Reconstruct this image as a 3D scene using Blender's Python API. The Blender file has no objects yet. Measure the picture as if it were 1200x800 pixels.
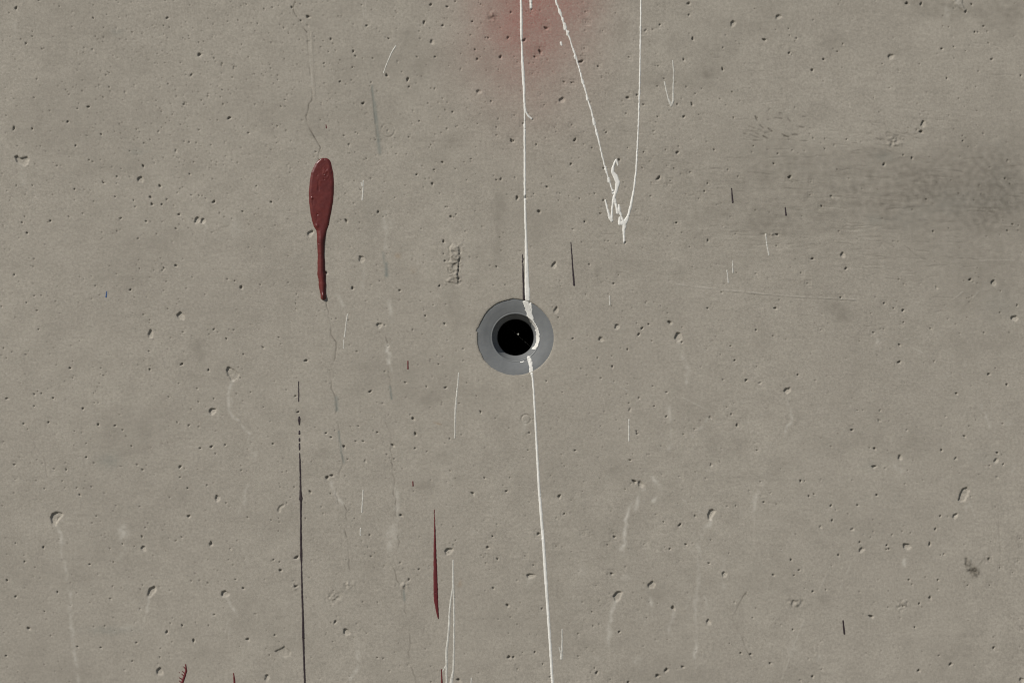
import bpy, math, random
import numpy as np
from mathutils import Vector

random.seed(7)
R = math.radians
S = 0.0006                     # metres per photo unit: the tie hole liner is about 54 mm across
ZC = 1.5                       # height of the middle of the picture above the ground
scene = bpy.context.scene
col = scene.collection

# ------------------------------------------------------------------ camera, sky, sun, exposure
cam = bpy.data.cameras.new('camera'); co = bpy.data.objects.new('camera', cam); col.objects.link(co)
cam.sensor_width = 36; cam.lens = 66; cam.clip_start = 0.05; cam.clip_end = 500
co.location = (0, -2200 * S, ZC); co.rotation_euler = (R(90), 0, 0)
scene.camera = co

SUN = Vector((-0.60, -0.52, 0.62)).normalized()      # towards the sun: high on the left
world = bpy.data.worlds.new("World"); scene.world = world; world.use_nodes = True
nt = world.node_tree; bg = nt.nodes['Background']
sky = nt.nodes.new('ShaderNodeTexSky'); sky.sky_type = 'NISHITA'; sky.sun_disc = False
sky.sun_elevation = math.asin(SUN.z); sky.sun_rotation = math.atan2(SUN.x, SUN.y)
nt.links.new(sky.outputs[0], bg.inputs[0]); bg.inputs[1].default_value = 0.06
sl = bpy.data.lights.new('sun', 'SUN'); sl.energy = 4.2; sl.angle = R(0.8); sl.color = (1.0, 0.955, 0.89)
so = bpy.data.objects.new('sun', sl); col.objects.link(so); so.location = (-3, -3, 5)
so.rotation_euler = SUN.to_track_quat('Z', 'Y').to_euler()
scene.view_settings.view_transform = 'Standard'; scene.view_settings.look = 'None'
scene.cycles.pixel_filter_type = 'BLACKMAN_HARRIS'; scene.cycles.filter_width = 1.15
scene.view_settings.gamma = 1; scene.view_settings.exposure = 0.0

# ------------------------------------------------------------------ helpers
def hsh(ix, iy, seed):
    n = (ix.astype(np.int64) * 374761393 + iy.astype(np.int64) * 668265263 + seed * 974711) & 0x7fffffff
    n = ((n ^ (n >> 13)) * 1274126177) & 0x7fffffff
    n = n ^ (n >> 16)
    return (n & 0xffffff) / float(0xffffff) * 2 - 1
def noise(X, Y, cx, cy=None, seed=1):
    cy = cy or cx
    x = X / cx + 100.37; y = Y / cy + 100.71
    ix = np.floor(x); iy = np.floor(y); fx = x - ix; fy = y - iy
    fx = fx * fx * (3 - 2 * fx); fy = fy * fy * (3 - 2 * fy)
    a = hsh(ix, iy, seed); b = hsh(ix + 1, iy, seed); c = hsh(ix, iy + 1, seed); d = hsh(ix + 1, iy + 1, seed)
    return (a * (1 - fx) + b * fx) * (1 - fy) + (c * (1 - fx) + d * fx) * fy
def fbm(X, Y, cx, cy=None, seed=1, octv=4, gain=0.5):
    cy = cy or cx; o = 0; a = 1; t = 0
    for k in range(octv):
        o = o + a * noise(X + 17.3 * k, Y - 9.1 * k, cx, cy, seed + k * 13); t += a
        a *= gain; cx /= 2.03; cy /= 2.03
    return o / t
def sstep(a, b, x):
    t = np.clip((x - a) / (b - a), 0, 1); return t * t * (3 - 2 * t)

def grid_mesh(name, P, keep, smooth=True, attrs=None):
    """P: (ny, nx, 3) points, keep: (ny-1, nx-1) which quads to keep"""
    ny, nx = P.shape[:2]
    idx = np.arange(ny * nx).reshape(ny, nx)
    q = np.stack([idx[:-1, :-1], idx[1:, :-1], idx[1:, 1:], idx[:-1, 1:]], -1)[keep]
    used = np.zeros(ny * nx, bool); used[q.ravel()] = True
    remap = np.cumsum(used) - 1
    return raw_mesh(name, P.reshape(-1, 3)[used], remap[q], smooth,
                    {k: v.ravel()[used] for k, v in (attrs or {}).items()})
def raw_mesh(name, v, q, smooth=True, attrs=None):
    me = bpy.data.meshes.new(name)
    n = len(q); me.vertices.add(len(v)); me.loops.add(n * 4); me.polygons.add(n)
    me.vertices.foreach_set('co', np.ascontiguousarray(v, dtype=np.float32).ravel())
    me.loops.foreach_set('vertex_index', np.ascontiguousarray(q, dtype=np.int32).ravel())
    me.polygons.foreach_set('loop_start', np.arange(0, n * 4, 4, dtype=np.int32))
    me.polygons.foreach_set('use_smooth', np.full(n, smooth))
    me.update(calc_edges=True)
    for k, a in (attrs or {}).items():
        at = me.attributes.new(k, 'FLOAT', 'POINT'); at.data.foreach_set('value', a.astype(np.float32))
    return me
def obj(name, me, m, parent=None, label=None):
    me.materials.append(m)
    o = bpy.data.objects.new(name, me); col.objects.link(o); o.parent = parent
    if label: o['label'] = label
    return o
def pt(px, py, depth):        # photo units -> world; depth goes into the wall
    return np.stack([(px - 600) * S, depth * S, ZC + (400 - py) * S], -1)

# ------------------------------------------------------------------ materials
def newmat(name):
    m = bpy.data.materials.new(name); m.use_nodes = True
    return m, m.node_tree, m.node_tree.nodes['Principled BSDF']
def N(nt, t, **kw):
    n = nt.nodes.new(t)
    for k, v in kw.items(): setattr(n, k, v)
    return n
def coords(nt, scale):
    tc = N(nt, 'ShaderNodeTexCoord'); mp = N(nt, 'ShaderNodeMapping'); mp.inputs['Scale'].default_value = scale
    nt.links.new(tc.outputs['Object'], mp.inputs[0]); return mp.outputs[0]
def nz(nt, vec, scale, detail=4, rough=0.55):
    n = N(nt, 'ShaderNodeTexNoise'); n.inputs['Scale'].default_value = scale
    n.inputs['Detail'].default_value = detail; n.inputs['Roughness'].default_value = rough
    nt.links.new(vec, n.inputs['Vector']); return n.outputs['Fac']
def rng(nt, s, a, b, c, d):
    n = N(nt, 'ShaderNodeMapRange'); n.clamp = True
    for i, v in enumerate((a, b, c, d)): n.inputs[i + 1].default_value = v
    nt.links.new(s, n.inputs[0]); return n.outputs[0]
def mth(nt, op, a, b):
    n = N(nt, 'ShaderNodeMath', operation=op)
    for i, v in enumerate((a, b)):
        if isinstance(v, (int, float)): n.inputs[i].default_value = v
        else: nt.links.new(v, n.inputs[i])
    return n.outputs[0]
def mixc(nt, f, a, b, mode='MIX'):
    n = N(nt, 'ShaderNodeMix', data_type='RGBA', blend_type=mode); n.clamp_factor = True
    for i, v in ((0, f), (6, a), (7, b)):
        if isinstance(v, tuple): n.inputs[i].default_value = v + (1,)
        elif isinstance(v, float): n.inputs[i].default_value = v
        else: nt.links.new(v, n.inputs[i])
    return n.outputs[2]

def concrete():
    m, nt, b = newmat('concrete')
    one = coords(nt, (1, 1, 1)); flat = coords(nt, (0.35, 1, 1.6))
    att = lambda k: N(nt, 'ShaderNodeAttribute', attribute_name=k).outputs['Fac']
    c = mixc(nt, rng(nt, nz(nt, one, 9, 5), .35, .65, 0, 1), (.317, .291, .247), (.342, .315, .267))
    c = mixc(nt, rng(nt, nz(nt, one, 55, 5, .65), .40, .64, 0, .75), c, (.288, .264, .223))
    c = mixc(nt, rng(nt, nz(nt, flat, 120, 4, .6), .5, .75, 0, .35), c, (.262, .241, .204))
    # grain of the sand and cement
    g = rng(nt, nz(nt, one, 520, 3, .7), .28, .72, .84, 1.16)
    g2 = rng(nt, nz(nt, one, 1500, 2, .7), .25, .75, .86, 1.14)
    vm = N(nt, 'ShaderNodeVectorMath', operation='SCALE'); nt.links.new(c, vm.inputs[0]); nt.links.new(mth(nt, 'MULTIPLY', g, g2), vm.inputs['Scale'])
    c = vm.outputs[0]
    c = mixc(nt, mth(nt, 'MULTIPLY', att('dirt_shade'), rng(nt, nz(nt, one, 260, 4, .7), .34, .60, .25, 1.15)), c, (.125, .112, .090))  # dirt, plus the shade painted into pits and beside the spalled strip
    c = mixc(nt, mth(nt, 'MULTIPLY', att('algae'), rng(nt, nz(nt, one, 300, 4, .7), .3, .62, .6, 1.0)), c, (.165, .182, .165))
    c = mixc(nt, mth(nt, 'MULTIPLY', att('lime'), rng(nt, nz(nt, one, 330, 4, .7), .36, .60, .35, 1.0)), c, (.50, .475, .42))
    c = mixc(nt, mth(nt, 'MULTIPLY', att('rust'), .8), c, (.26, .17, .09))
    c = mixc(nt, mth(nt, 'MULTIPLY', att('mist'), rng(nt, nz(nt, one, 900, 3, .8), .36, .62, .62, 1.15)), c, (.27, .082, .070))
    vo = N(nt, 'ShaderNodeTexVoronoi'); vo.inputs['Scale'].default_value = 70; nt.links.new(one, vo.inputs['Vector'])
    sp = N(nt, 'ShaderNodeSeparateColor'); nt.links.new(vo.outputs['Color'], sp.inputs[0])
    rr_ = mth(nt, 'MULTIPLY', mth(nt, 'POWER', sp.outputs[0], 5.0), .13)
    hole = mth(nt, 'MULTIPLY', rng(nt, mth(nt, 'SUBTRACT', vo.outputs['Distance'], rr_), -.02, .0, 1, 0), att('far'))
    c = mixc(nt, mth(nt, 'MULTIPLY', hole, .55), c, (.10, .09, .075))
    nt.links.new(c, b.inputs['Base Color'])
    b.inputs['Roughness'].default_value = .88; b.inputs['Specular IOR Level'].default_value = .25
    h = mth(nt, 'ADD', mth(nt, 'MULTIPLY', nz(nt, one, 700, 4, .7), 1.0), mth(nt, 'MULTIPLY', nz(nt, flat, 240, 4, .65), 1.6))
    h = mth(nt, 'SUBTRACT', h, mth(nt, 'MULTIPLY', hole, 6.0))
    bp = N(nt, 'ShaderNodeBump'); bp.inputs['Strength'].default_value = .23; bp.inputs['Distance'].default_value = .00022
    nt.links.new(h, bp.inputs['Height']); nt.links.new(bp.outputs[0], b.inputs['Normal'])
    return m
def paint(name, c1, c2, rough=.45, patch=None, pf=.3, bump=.25):
    m, nt, b = newmat(name); one = coords(nt, (1, 1, 1))
    c = mixc(nt, rng(nt, nz(nt, one, 180, 4), .35, .65, 0, 1), c1, c2)
    if patch: c = mixc(nt, rng(nt, nz(nt, one, 620, 4, .75), .5 - pf * .1, .72 - pf * .1, 0, pf), c, patch)
    nt.links.new(c, b.inputs['Base Color']); b.inputs['Roughness'].default_value = rough
    b.inputs['Specular IOR Level'].default_value = .35
    bp = N(nt, 'ShaderNodeBump'); bp.inputs['Strength'].default_value = bump; bp.inputs['Distance'].default_value = .0002
    nt.links.new(nz(nt, one, 450, 4, .6), bp.inputs['Height']); nt.links.new(bp.outputs[0], b.inputs['Normal'])
    return m
CONC = (.27, .245, .205)
M_CONC = concrete()
M_WHITE = paint('white_paint', (.72, .71, .67), (.64, .63, .585), .5, CONC, .25)
M_THIN = paint('thin_white_paint', (.56, .55, .50), (.47, .46, .42), .6, CONC, .6)
M_RED = paint('oxblood_paint', (.116, .022, .019), (.088, .017, .016), .34, (.135, .036, .030), .35, .4)
M_RED2 = paint('dark_red_paint', (.115, .014, .017), (.09, .012, .014), .5, (.05, .01, .012), .3)
M_BLACK = paint('black_paint', (.022, .014, .018), (.034, .024, .026), .5, (.09, .08, .07), .35)
M_BLUE = paint('blue_paint', (.04, .10, .24), (.03, .07, .18), .5)
M_PLAST = paint('grey_plastic', (.165, .172, .174), (.148, .155, .157), .5, (.20, .20, .19), .35, .12)
M_DARK = paint('dark_bore_shade', (.012, .010, .009), (.02, .017, .014), .9)  # near-black colour: the shadow inside the bore is put into the surface
M_GRIT = paint('pale_grit', (.5, .5, .45), (.4, .4, .36), .8)

# ------------------------------------------------------------------ the wall as a relief
PITCH = 0.88
def axis(lo, hi, flo, fhi):
    n = int(round((fhi - flo) / PITCH)); fine = np.linspace(flo, fhi, n + 1)
    def grow(edge, end, sg):
        out = []; s = PITCH; x = edge
        while True:
            s *= 1.28; x += sg * s
            if sg * (end - x) < s: out.append(end); break
            out.append(x)
        return out
    return np.array(grow(flo, lo, -1)[::-1] + list(fine) + grow(fhi, hi, 1))
xs = axis(-4400, 5600, -22, 1222)
ys = axis(400 - 1.5 / S, 400 + 1.5 / S, -22, 822)      # 3 m tall: top at -2100, foot at 2900
X, Y = np.meshgrid(xs, ys)
H = np.zeros_like(X)                                    # depth into the wall, photo units
A = {k: np.zeros_like(X) for k in ('dirt_shade', 'lime', 'mist', 'algae', 'rust')}

H += 0.9 * fbm(X, Y, 260, 200, 3, 2) + 0.12 * fbm(X, Y, 38, 22, 5, 3)
H += 0.06 * fbm(X, Y, 9, 5, 8, 2) + 0.035 * noise(X, Y, 2.6, 2.2, 21)
trow = np.exp(-((X - 1010) / 230) ** 2 - ((Y - 230) / 95) ** 2) * 1.0 + .35 * np.exp(-((X - 780) / 160) ** 2 - ((Y - 320) / 60) ** 2) + .3 * sstep(560, 800, X)
warpY = Y + 4 * noise(X, Y, 40, 20, 31)
H += trow * (0.14 * fbm(X, warpY, 18, 4.5, 11, 3))

def win(x0, x1, y0, y1):
    a, b = np.searchsorted(xs, x0), np.searchsorted(xs, x1) + 1
    c, d = np.searchsorted(ys, y0), np.searchsorted(ys, y1) + 1
    return slice(max(c - 1, 0), d), slice(max(a - 1, 0), b)
def seg_dist(X, Y, p, q):
    dx, dy = q[0] - p[0], q[1] - p[1]; L = dx * dx + dy * dy + 1e-9
    t = np.clip(((X - p[0]) * dx + (Y - p[1]) * dy) / L, 0, 1)
    return np.hypot(X - p[0] - t * dx, Y - p[1] - t * dy), t
def soft_line(key, pts, w, amt, jit=0.0, seed=0, depth=0.0, brk=0.0):
    """a gaussian-soft line in an attribute (and, with depth, a groove in the relief)"""
    rr = random.Random(seed + int(pts[0][0] * 3 + pts[0][1])); full = [pts[0]]
    for a, b in zip(pts[:-1], pts[1:]):
        n = max(1, int(math.hypot(b[0] - a[0], b[1] - a[1]) / 5))
        for i in range(1, n + 1):
            f = i / n; k = jit if i < n else jit * .3
            full.append((a[0] + (b[0] - a[0]) * f + rr.uniform(-k, k), a[1] + (b[1] - a[1]) * f + rr.uniform(-k, k)))
    xx = [p[0] for p in full]; yy = [p[1] for p in full]
    sl = win(min(xx) - 4 * w - 2, max(xx) + 4 * w + 2, min(yy) - 4 * w - 2, max(yy) + 4 * w + 2)
    x, y = X[sl], Y[sl]; best = np.full(x.shape, 1e9)
    for a, b in zip(full[:-1], full[1:]):
        d, t = seg_dist(x, y, a, b); best = np.minimum(best, d)
    g = np.exp(-(best / w) ** 2)
    br = np.clip(.62 - brk * .25 + (.75 + brk) * noise(x, y, 6, 9, 77 + seed), .03, 1.1)
    if key: A[key][sl] = np.maximum(A[key][sl], amt * g * br)
    if depth: H[sl] += depth * np.exp(-(best / max(w * .75, .6)) ** 2) * np.clip(br + .2, 0, 1)
def blot(key, x0, y0, rx, ry, amt, ang=0, n=.8, cell=None, seed=0):
    m = max(rx, ry) * 2.4; sl = win(x0 - m, x0 + m, y0 - m, y0 + m); x, y = X[sl], Y[sl]
    c, s = math.cos(R(ang)), math.sin(R(ang)); u = (x - x0) * c - (y - y0) * s; v = (x - x0) * s + (y - y0) * c
    cell = cell or max(2.5, min(rx, ry) * .8)
    d = np.hypot(u / rx, v / ry) + n * .5 * fbm(x, y, cell, cell, 41 + seed, 3)
    A[key][sl] = np.clip(A[key][sl] + amt * np.exp(-np.clip(d, 0, 9) ** 2 * 1.2), 0, 1)
def pit(x0, y0, r, asp=1.0, ang=0.0, kind='d', rr=random):
    """ang: direction of the long axis, degrees anticlockwise"""
    big = r > 2.7
    a, b = r * math.sqrt(asp), r / math.sqrt(asp)
    m = max(a, b) * 1.5 + 1.5; sl = win(x0 - m, x0 + m, y0 - m, y0 + m); x, y = X[sl], Y[sl]
    c, s = math.cos(R(ang)), math.sin(R(ang)); dx = x - x0; dy = -(y - y0)
    u = (dx * c + dy * s) / a; v = (-dx * s + dy * c) / b
    th = np.arctan2(v, u); p1, p2, p3 = rr.uniform(0, 6), rr.uniform(0, 6), rr.uniform(0, 6)
    am = .13 if big else .20
    rad = np.hypot(u, v) * (1 + am * np.sin(2 * th + p1) + am * .7 * np.sin(3 * th + p2) + am * .5 * np.sin(5 * th + p3))
    lit = (dx / a - dy / b) * .5                         # + towards the lower right
    if kind == 's':
        d = (.38 * r + .35) * sstep(1.1, .35, rad) * (1 - .35 * np.clip(lit, -1, 1))
    elif big:
        d = (.20 * r + .75) * sstep(1.14, .78, rad) * (1 - .62 * np.clip(lit, -1, 1)) + .12 * noise(x, y, 2, 2, 9) * sstep(1, .7, rad)
    else:
        d = (.95 * r + .62) * sstep(1.3, .2, rad) * (1 - .3 * np.clip(lit, -1, 1))
    H[sl] = np.maximum(H[sl], H[sl] * .6 + d) if not big else H[sl] + d
    if kind == 'd' and not big: A['dirt_shade'][sl] = np.maximum(A['dirt_shade'][sl], .50 * sstep(1.2, .4, rad) * (.6 + .4 * min(1, r / 1.2)))  # shade inside the small pits is darkened into the colour as well

T = {}
T[0,0] = "75,40,9;42,62,5;278,32,5;437,86,6;785,85,8,1.4,20;768,121,5;620,152,5;716,120,4;122,205,7;152,172,5;197,231,5;434,234,9s;392,248,4;498,352,5;512,342,5;505,338,4;173,372,5;512,409,5;587,434,8s;484,457,5;160,459,5;323,444,4;415,502,8,1.5,45;363,510,5;80,498,4;27,463,4;318,571,7,1.3,70;65,603,9,1.8,70;152,605,7;475,631,6;408,637,4;355,683,6;190,686,4;350,713,3;672,779,8;267,778,5;675,672,5;704,655,4;743,618,8s;758,598,4;825,708,10s;935,257,11,1.5,65;932,200,5;905,133,4;1000,115,4;976,87,4;885,170,4;887,184,4;1004,273,5;1042,298,5;1075,264,4;1097,314,5;1134,209,4;847,296,4;773,296,4;740,300,3;731,364,4;788,395,5;897,352,7,2,45;1090,364,5;1165,268,4;732,472,4;945,472,4;862,490,6;875,494,4;957,492,4;1035,456,4;1047,490,5;1075,554,9,1.5,40;1020,565,4;847,585,4;933,610,5;880,596,3;1165,624,6;909,761,5;1058,733,4;887,668,5;990,680,4;757,524,4;808,538,4;815,3,5;182,3,5;547,3,4;1155,22,5;1010,25,3;501,70,4;188,120,3;487,131,4;1137,131,3;640,607,4"
T[300,0] = "168,36,7;186,14,4;208,20,4;38,43,5;77,36,5;106,28,3;8,112,5;113,118,4;131,132,5;152,159,3;244,80,10;211,98,6;243,121,8s;402,77,3;519,122,7;496,25,5;622,182,6;352,185,7;316,194,4;305,222,4;340,244,4;373,238,4;457,241,7;467,264,6;320,297,5;321,315,4;452,317,5;394,384,6;137,469,4;118,500,5;28,348,4;70,322,4;103,376,4;193,303,3;820,24,8;788,107,9,1.5,80;825,198,12s;876,121,7;897,33,7;935,8,5;1054,22,5;766,148,4;665,290,7s;614,355,9;711,374,10,1.6,85;718,408,6;838,417,5;840,268,6;756,268,5;705,275,3;540,387,5;502,486,9,1.3,80;737,522,6s;822,504,3;886,517,4;922,526,6;875,463,4;1014,103,6;1076,178,5;1089,179,6;1006,166,5;1182,178,8;1027,234,6;1037,278,7;1146,269,9;961,325,7s;961,253,4;904,311,3;1044,431,13s;1103,476,6;1195,60,6;1128,634,5;1127,598,5;895,604,5;938,596,4;717,644,5;733,582,4;766,569,5;820,680,5;812,692,4;875,761,7;835,796,6;1008,746,5;977,761,4;1112,740,5s;1198,660,9;518,744,5;658,722,5;706,724,4;436,677,6;467,622,5;477,626,5;413,637,5;281,712,5;100,592,5;97,671,4;197,617,3;780,780,4;464,714,4;560,655,5"
T[600,0] = "829,18,9;830,71,6;1139,44,4;694,117,6;626,146,10s;427,146,4;345,57,5;346,106,4;359,107,3;160,134,10;57,190,10;92,46,6;89,64,3;108,269,7;133,245,11,1.5,-60;848,184,9;1185,188,10;1036,112,13,1.5,80;340,228,4;549,270,5;324,290,11,1.6,20;404,313,6;806,281,7;988,326,8,1.4,80;990,225,5;685,311,5;672,310,3;96,347,4;25,293,4;245,386,6;281,389,6;291,388,4;235,470,13;543,459,9,1.5,20;586,446,6;617,491,6;682,405,5;713,370,5;818,409,5;890,416,4;859,440,5;1033,432,5;845,491,8;775,490,6;806,548,8;683,548,5;535,533,5;1039,553,5;885,562,3;98,560,5;12,541,4;133,445,3;151,494,4;52,580,5;281,587,5;442,622,6;295,658,9,1.4,30;114,679,6;201,598,3;376,695,5;5,663,8;277,770,7;430,790,6;503,750,8;665,616,7s;617,714,5;775,716,9;948,703,6;840,655,3;766,655,3;543,694,4;1132,685,4;1012,796,5;721,703,5;646,758,4;612,788,5;760,790,5;727,779,3"
T[900,0] = "50,80,12;213,95,5;98,135,5;102,168,5;135,180,6;335,165,5s;352,207,6;327,243,6;100,250,8;112,258,5;262,279,8;209,330,9,1.6,85;348,319,4;537,300,5;576,267,13;613,334,7s;711,301,4;653,17,10;718,21,9;815,230,7;872,221,5;866,173,5s;848,128,4;970,152,6;984,152,5;1011,124,6;1029,149,4;1034,204,5;927,55,8,2,40;1049,279,7;987,336,5;839,368,6;926,240,3;1186,355,6;1076,230,3;955,22,6;128,504,4;83,514,3;114,706,4;213,649,5;267,651,4;267,698,5;312,682,7s;369,654,5;228,730,4s;28,768,6;47,721,5;698,610,5;727,583,13,1.6,70;719,618,11,1.4,30;660,600,4;714,537,4;635,728,5;676,742,7;544,772,8;757,737,3;895,462,4;1010,627,5;912,637,4;915,661,6;940,689,4;837,713,4s;980,521,4;978,588,3;848,541,3;1040,785,4;1124,755,9s;496,460,4;432,547,3;245,65,4;505,3,6s"
T[0,200] = "548,28,6;548,60,4;486,57,7;659,42,15,1.2,60;750,72,8;706,125,8;713,158,8;759,159,6;782,135,6;540,122,5;627,140,5;634,170,5;844,86,4;832,104,4;934,117,5;897,116,5;948,119,4;964,131,4;989,98,4;1003,147,9,1.5,10;890,17,6;840,206,7;1088,225,4;1138,192,6;925,232,14;952,236,12;686,238,6;566,224,6,1.6,40;761,240,4;825,272,6;549,284,5;648,318,5;883,270,3;127,293,7;236,236,7;323,217,5;103,244,6;116,216,5;45,140,4;77,71,5;152,70,5;32,95,4;350,87,6;396,92,4;388,200,4;825,445,8;769,458,6;762,467,5;723,468,4;655,460,4;640,441,3;547,484,4;448,540,5;67,488,6;87,521,3;612,559,7;902,500,4;874,552,4;769,562,4;1066,509,5;1101,517,5;1131,547,10,1.7,60;780,520,4;162,587,5;195,584,4;125,618,5;174,656,5;8,637,5;673,675,5;604,690,3;787,647,4;848,681,18;706,766,15,1.6,70;1003,744,6;1096,747,5;859,756,5;981,767,4;1062,788,6;181,744,5;702,700,4"
T[300,200] = "72,148,7;424,236,10,1.3,-60;495,415,15,1.5,80;328,478,10;453,551,9;578,725,13,1.2,-40;604,724,5;573,194,8;590,132,3;597,217,4;490,90,5;418,107,4;486,243,4;827,62,8;754,18,6;814,37,4;862,107,4;700,70,4;652,127,5;888,170,5;897,171,5;914,216,8;938,206,5;880,333,9;880,390,5;886,423,6;1148,41,7;1127,44,5;1128,450,6;1097,445,4;1168,537,4;1114,538,4;860,541,7,1.5,40;674,562,7;785,433,3;832,630,4;794,680,6;789,652,4;735,747,5;885,718,7;1002,649,3;376,694,5;190,580,4;187,622,4;187,648,4;151,525,5;20,535,5;108,782,5;255,295,14,2.4,50;837,5,4;3,73,5"
T[600,200] = "15,33,5;25,128,10,1.3,80;64,126,8;128,192,10;103,109,4;165,77,7;186,28,4;225,108,4;219,140,4;317,131,5;388,108,5;428,140,6;415,201,6;341,240,6;286,275,5;363,440,6;453,330,4;474,102,5;688,35,11,1.5,60;835,8,5;1060,28,5;728,68,4;743,48,4;902,98,6;917,61,5;875,133,4;650,120,5;582,184,4;530,338,7;1025,217,6s;772,245,6;919,328,7;834,358,4;918,645,6;730,667,4;983,570,5;1145,484,7s;1052,478,4;741,712,11;493,731,12;610,739,8,1.3,40;585,716,4;595,767,8,1.3,60;641,720,6;779,780,19,1.3,60;797,735,4;418,790,12;286,787,6;197,444,13,2,55;206,655,13,2.2,60;218,688,5;477,529,6,1.6,40;1145,747,6;627,619,3;38,377,4;346,581,4;500,490,4;1048,297,4"
T[900,200] = "102,31,10;203,54,5s;198,115,4;298,122,10s;252,167,6;43,300,8;40,353,5;1113,38,6;1135,62,5;992,70,6s;966,140,4;742,135,5;775,285,6;1148,252,6;1175,257,4;1123,282,6;350,396,12;210,413,8;366,459,8;155,480,5;186,529,6s;638,533,7s;715,530,5s;791,549,9s;948,511,8;1057,526,13;545,622,6;589,645,5;633,655,8;341,595,6;35,645,8;636,711,5;762,740,5;250,747,6s;495,759,6;544,743,4;24,775,5;1013,760,5;1088,665,5;1169,631,6;1156,692,15;1090,565,4;945,617,4;430,800,4"
T[0,400] = "17,32,5;6,66,4;31,79,4;122,62,5;57,50,4;329,125,7;474,125,4;486,160,5;341,171,4;245,186,3;699,47,5;703,132,6;675,90,3;853,107,8,1.3,45;978,135,7;924,221,5;1142,61,5;839,197,4;1127,170,4;162,248,6;177,234,4;195,244,5;250,266,6;30,268,6;37,268,5;160,303,5;440,243,4;450,233,3;792,260,5;931,283,5;1003,268,5;996,327,16;389,315,7,1.7,45;462,288,4;444,288,4;461,390,7;228,379,6;112,386,6;540,395,6;575,415,5;565,343,3;350,420,4;260,437,3;831,380,5;886,393,6;932,400,5;405,478,4;617,491,5;709,497,3;939,500,6;991,494,8;1056,485,6;16,471,4;405,543,6;68,578,6;255,597,5;311,601,6;644,579,5;670,602,6;845,587,9,1.3,45;844,637,5;1132,604,5;1131,582,4;360,686,5;209,690,5;374,719,6;429,681,5;170,652,4;293,654,4;72,646,4;880,688,6;970,675,5,1.8,60;795,731,5;1020,735,13;1060,757,5;655,774,5;544,770,4;12,770,4;925,600,4;1010,526,5;897,317,4;513,740,3;305,687,4"
T[300,400] = "34,29,6;26,56,3;236,90,9;88,187,3;143,227,4;185,256,6;151,131,3;36,308,4;277,403,4;80,480,6;66,376,3;329,430,6;352,450,6;413,493,9;481,397,5;468,468,5;503,468,6;536,235,8,1.4,40;569,426,6;512,562,10s;642,487,9;614,530,5;648,550,5;737,362,9;748,434,9;746,501,6;802,516,5;889,217,7,1.4,0;800,212,5;857,107,5;701,193,6;680,183,3;873,286,4;953,290,4;909,456,5;963,437,4;886,478,3;1054,331,7;1072,640,6;911,606,4;1017,712,9;1174,702,7;1191,638,4;255,705,8;334,638,11,1.3,20;356,629,9,1.3,30;350,714,5;180,680,4;307,775,4;145,608,4;145,757,5;972,35,5;972,92,6s;1047,186,3;110,665,3;620,22,5;430,552,5;473,47,5;197,332,7"
T[600,400] = "542,38,6;468,68,4;402,77,5;471,118,7;419,171,4;480,188,4;541,200,3;596,265,6;660,210,5;552,322,10s;667,304,5;549,290,4;725,238,6;724,352,6;588,432,7;585,422,6;433,331,4;296,511,6;555,556,6;633,531,3;617,610,3;246,585,4;222,726,10;575,657,11;604,670,17s;531,692,4;82,428,6;76,509,4;153,326,3;237,238,4;54,209,3;1025,22,5;1045,89,6;978,61,4;1147,118,4;911,35,3;1098,182,8;1163,195,9s;990,180,5;930,357,10s;1028,342,6;1055,393,8;1007,308,4;856,411,5;804,436,5;1149,510,5;934,579,10s;785,633,6s;1165,657,5;1181,753,6;1050,770,5;1010,773,7s;703,624,5s;797,3,6;162,186,5;182,630,4;301,712,3;1042,289,3"
T[900,400] = "617,17,7;615,97,9,1.4,10;141,157,6;90,230,15;780,94,7s;1035,154,8;1066,125,4;1120,203,7;884,244,7;954,209,5s;862,150,5s;527,324,8s;522,372,10s;567,296,4s;420,322,4;394,415,8,1.3,45;834,351,6s;652,415,7s;922,444,7;1100,385,5;943,397,4;500,502,8,1.3,40;476,498,4;814,510,7;881,549,10s;1076,522,7;619,545,14s;497,587,10;1069,559,13s;1103,576,6;1039,582,5;1075,636,8s;153,653,7;173,653,4;247,651,5s;644,668,7s;727,650,5s;192,725,6;217,716,5;511,720,7;296,770,7;420,767,6;82,734,4s;557,655,3;655,605,3;60,597,3;883,424,4s;12,710,4;975,367,3;625,461,4s"
T[0,600] = "452,18,5;433,51,4;74,145,5;204,165,7,1.3,40;116,232,6;421,244,6;516,171,4;575,149,5;630,160,4;682,73,5;666,115,7;673,170,12;885,19,9;853,117,6;824,134,5;532,234,5;605,304,3;668,342,4;528,347,5;990,148,11;1080,172,8s;1162,25,5;1050,104,3;1072,222,4;898,322,5;1007,267,4;1105,315,5;1055,318,3;795,366,4;1141,356,7;34,319,7;74,395,7;270,374,6;360,377,4;518,405,6;209,465,5;94,527,4;135,544,9;439,536,4;492,533,5;633,515,5s;657,453,5;1005,480,6;800,520,5;855,531,7;978,531,5;782,562,9;806,608,4;908,602,9;909,592,4;1162,595,9;364,630,6;473,634,6;640,611,6;29,672,6;585,738,7s;403,640,3;621,697,5;750,679,5;741,709,5s;749,746,17;710,372,21,1.8,65;1055,382,17;425,345,3;113,202,3;20,565,3;424,425,4;1123,627,3;1049,448,3"
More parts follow.
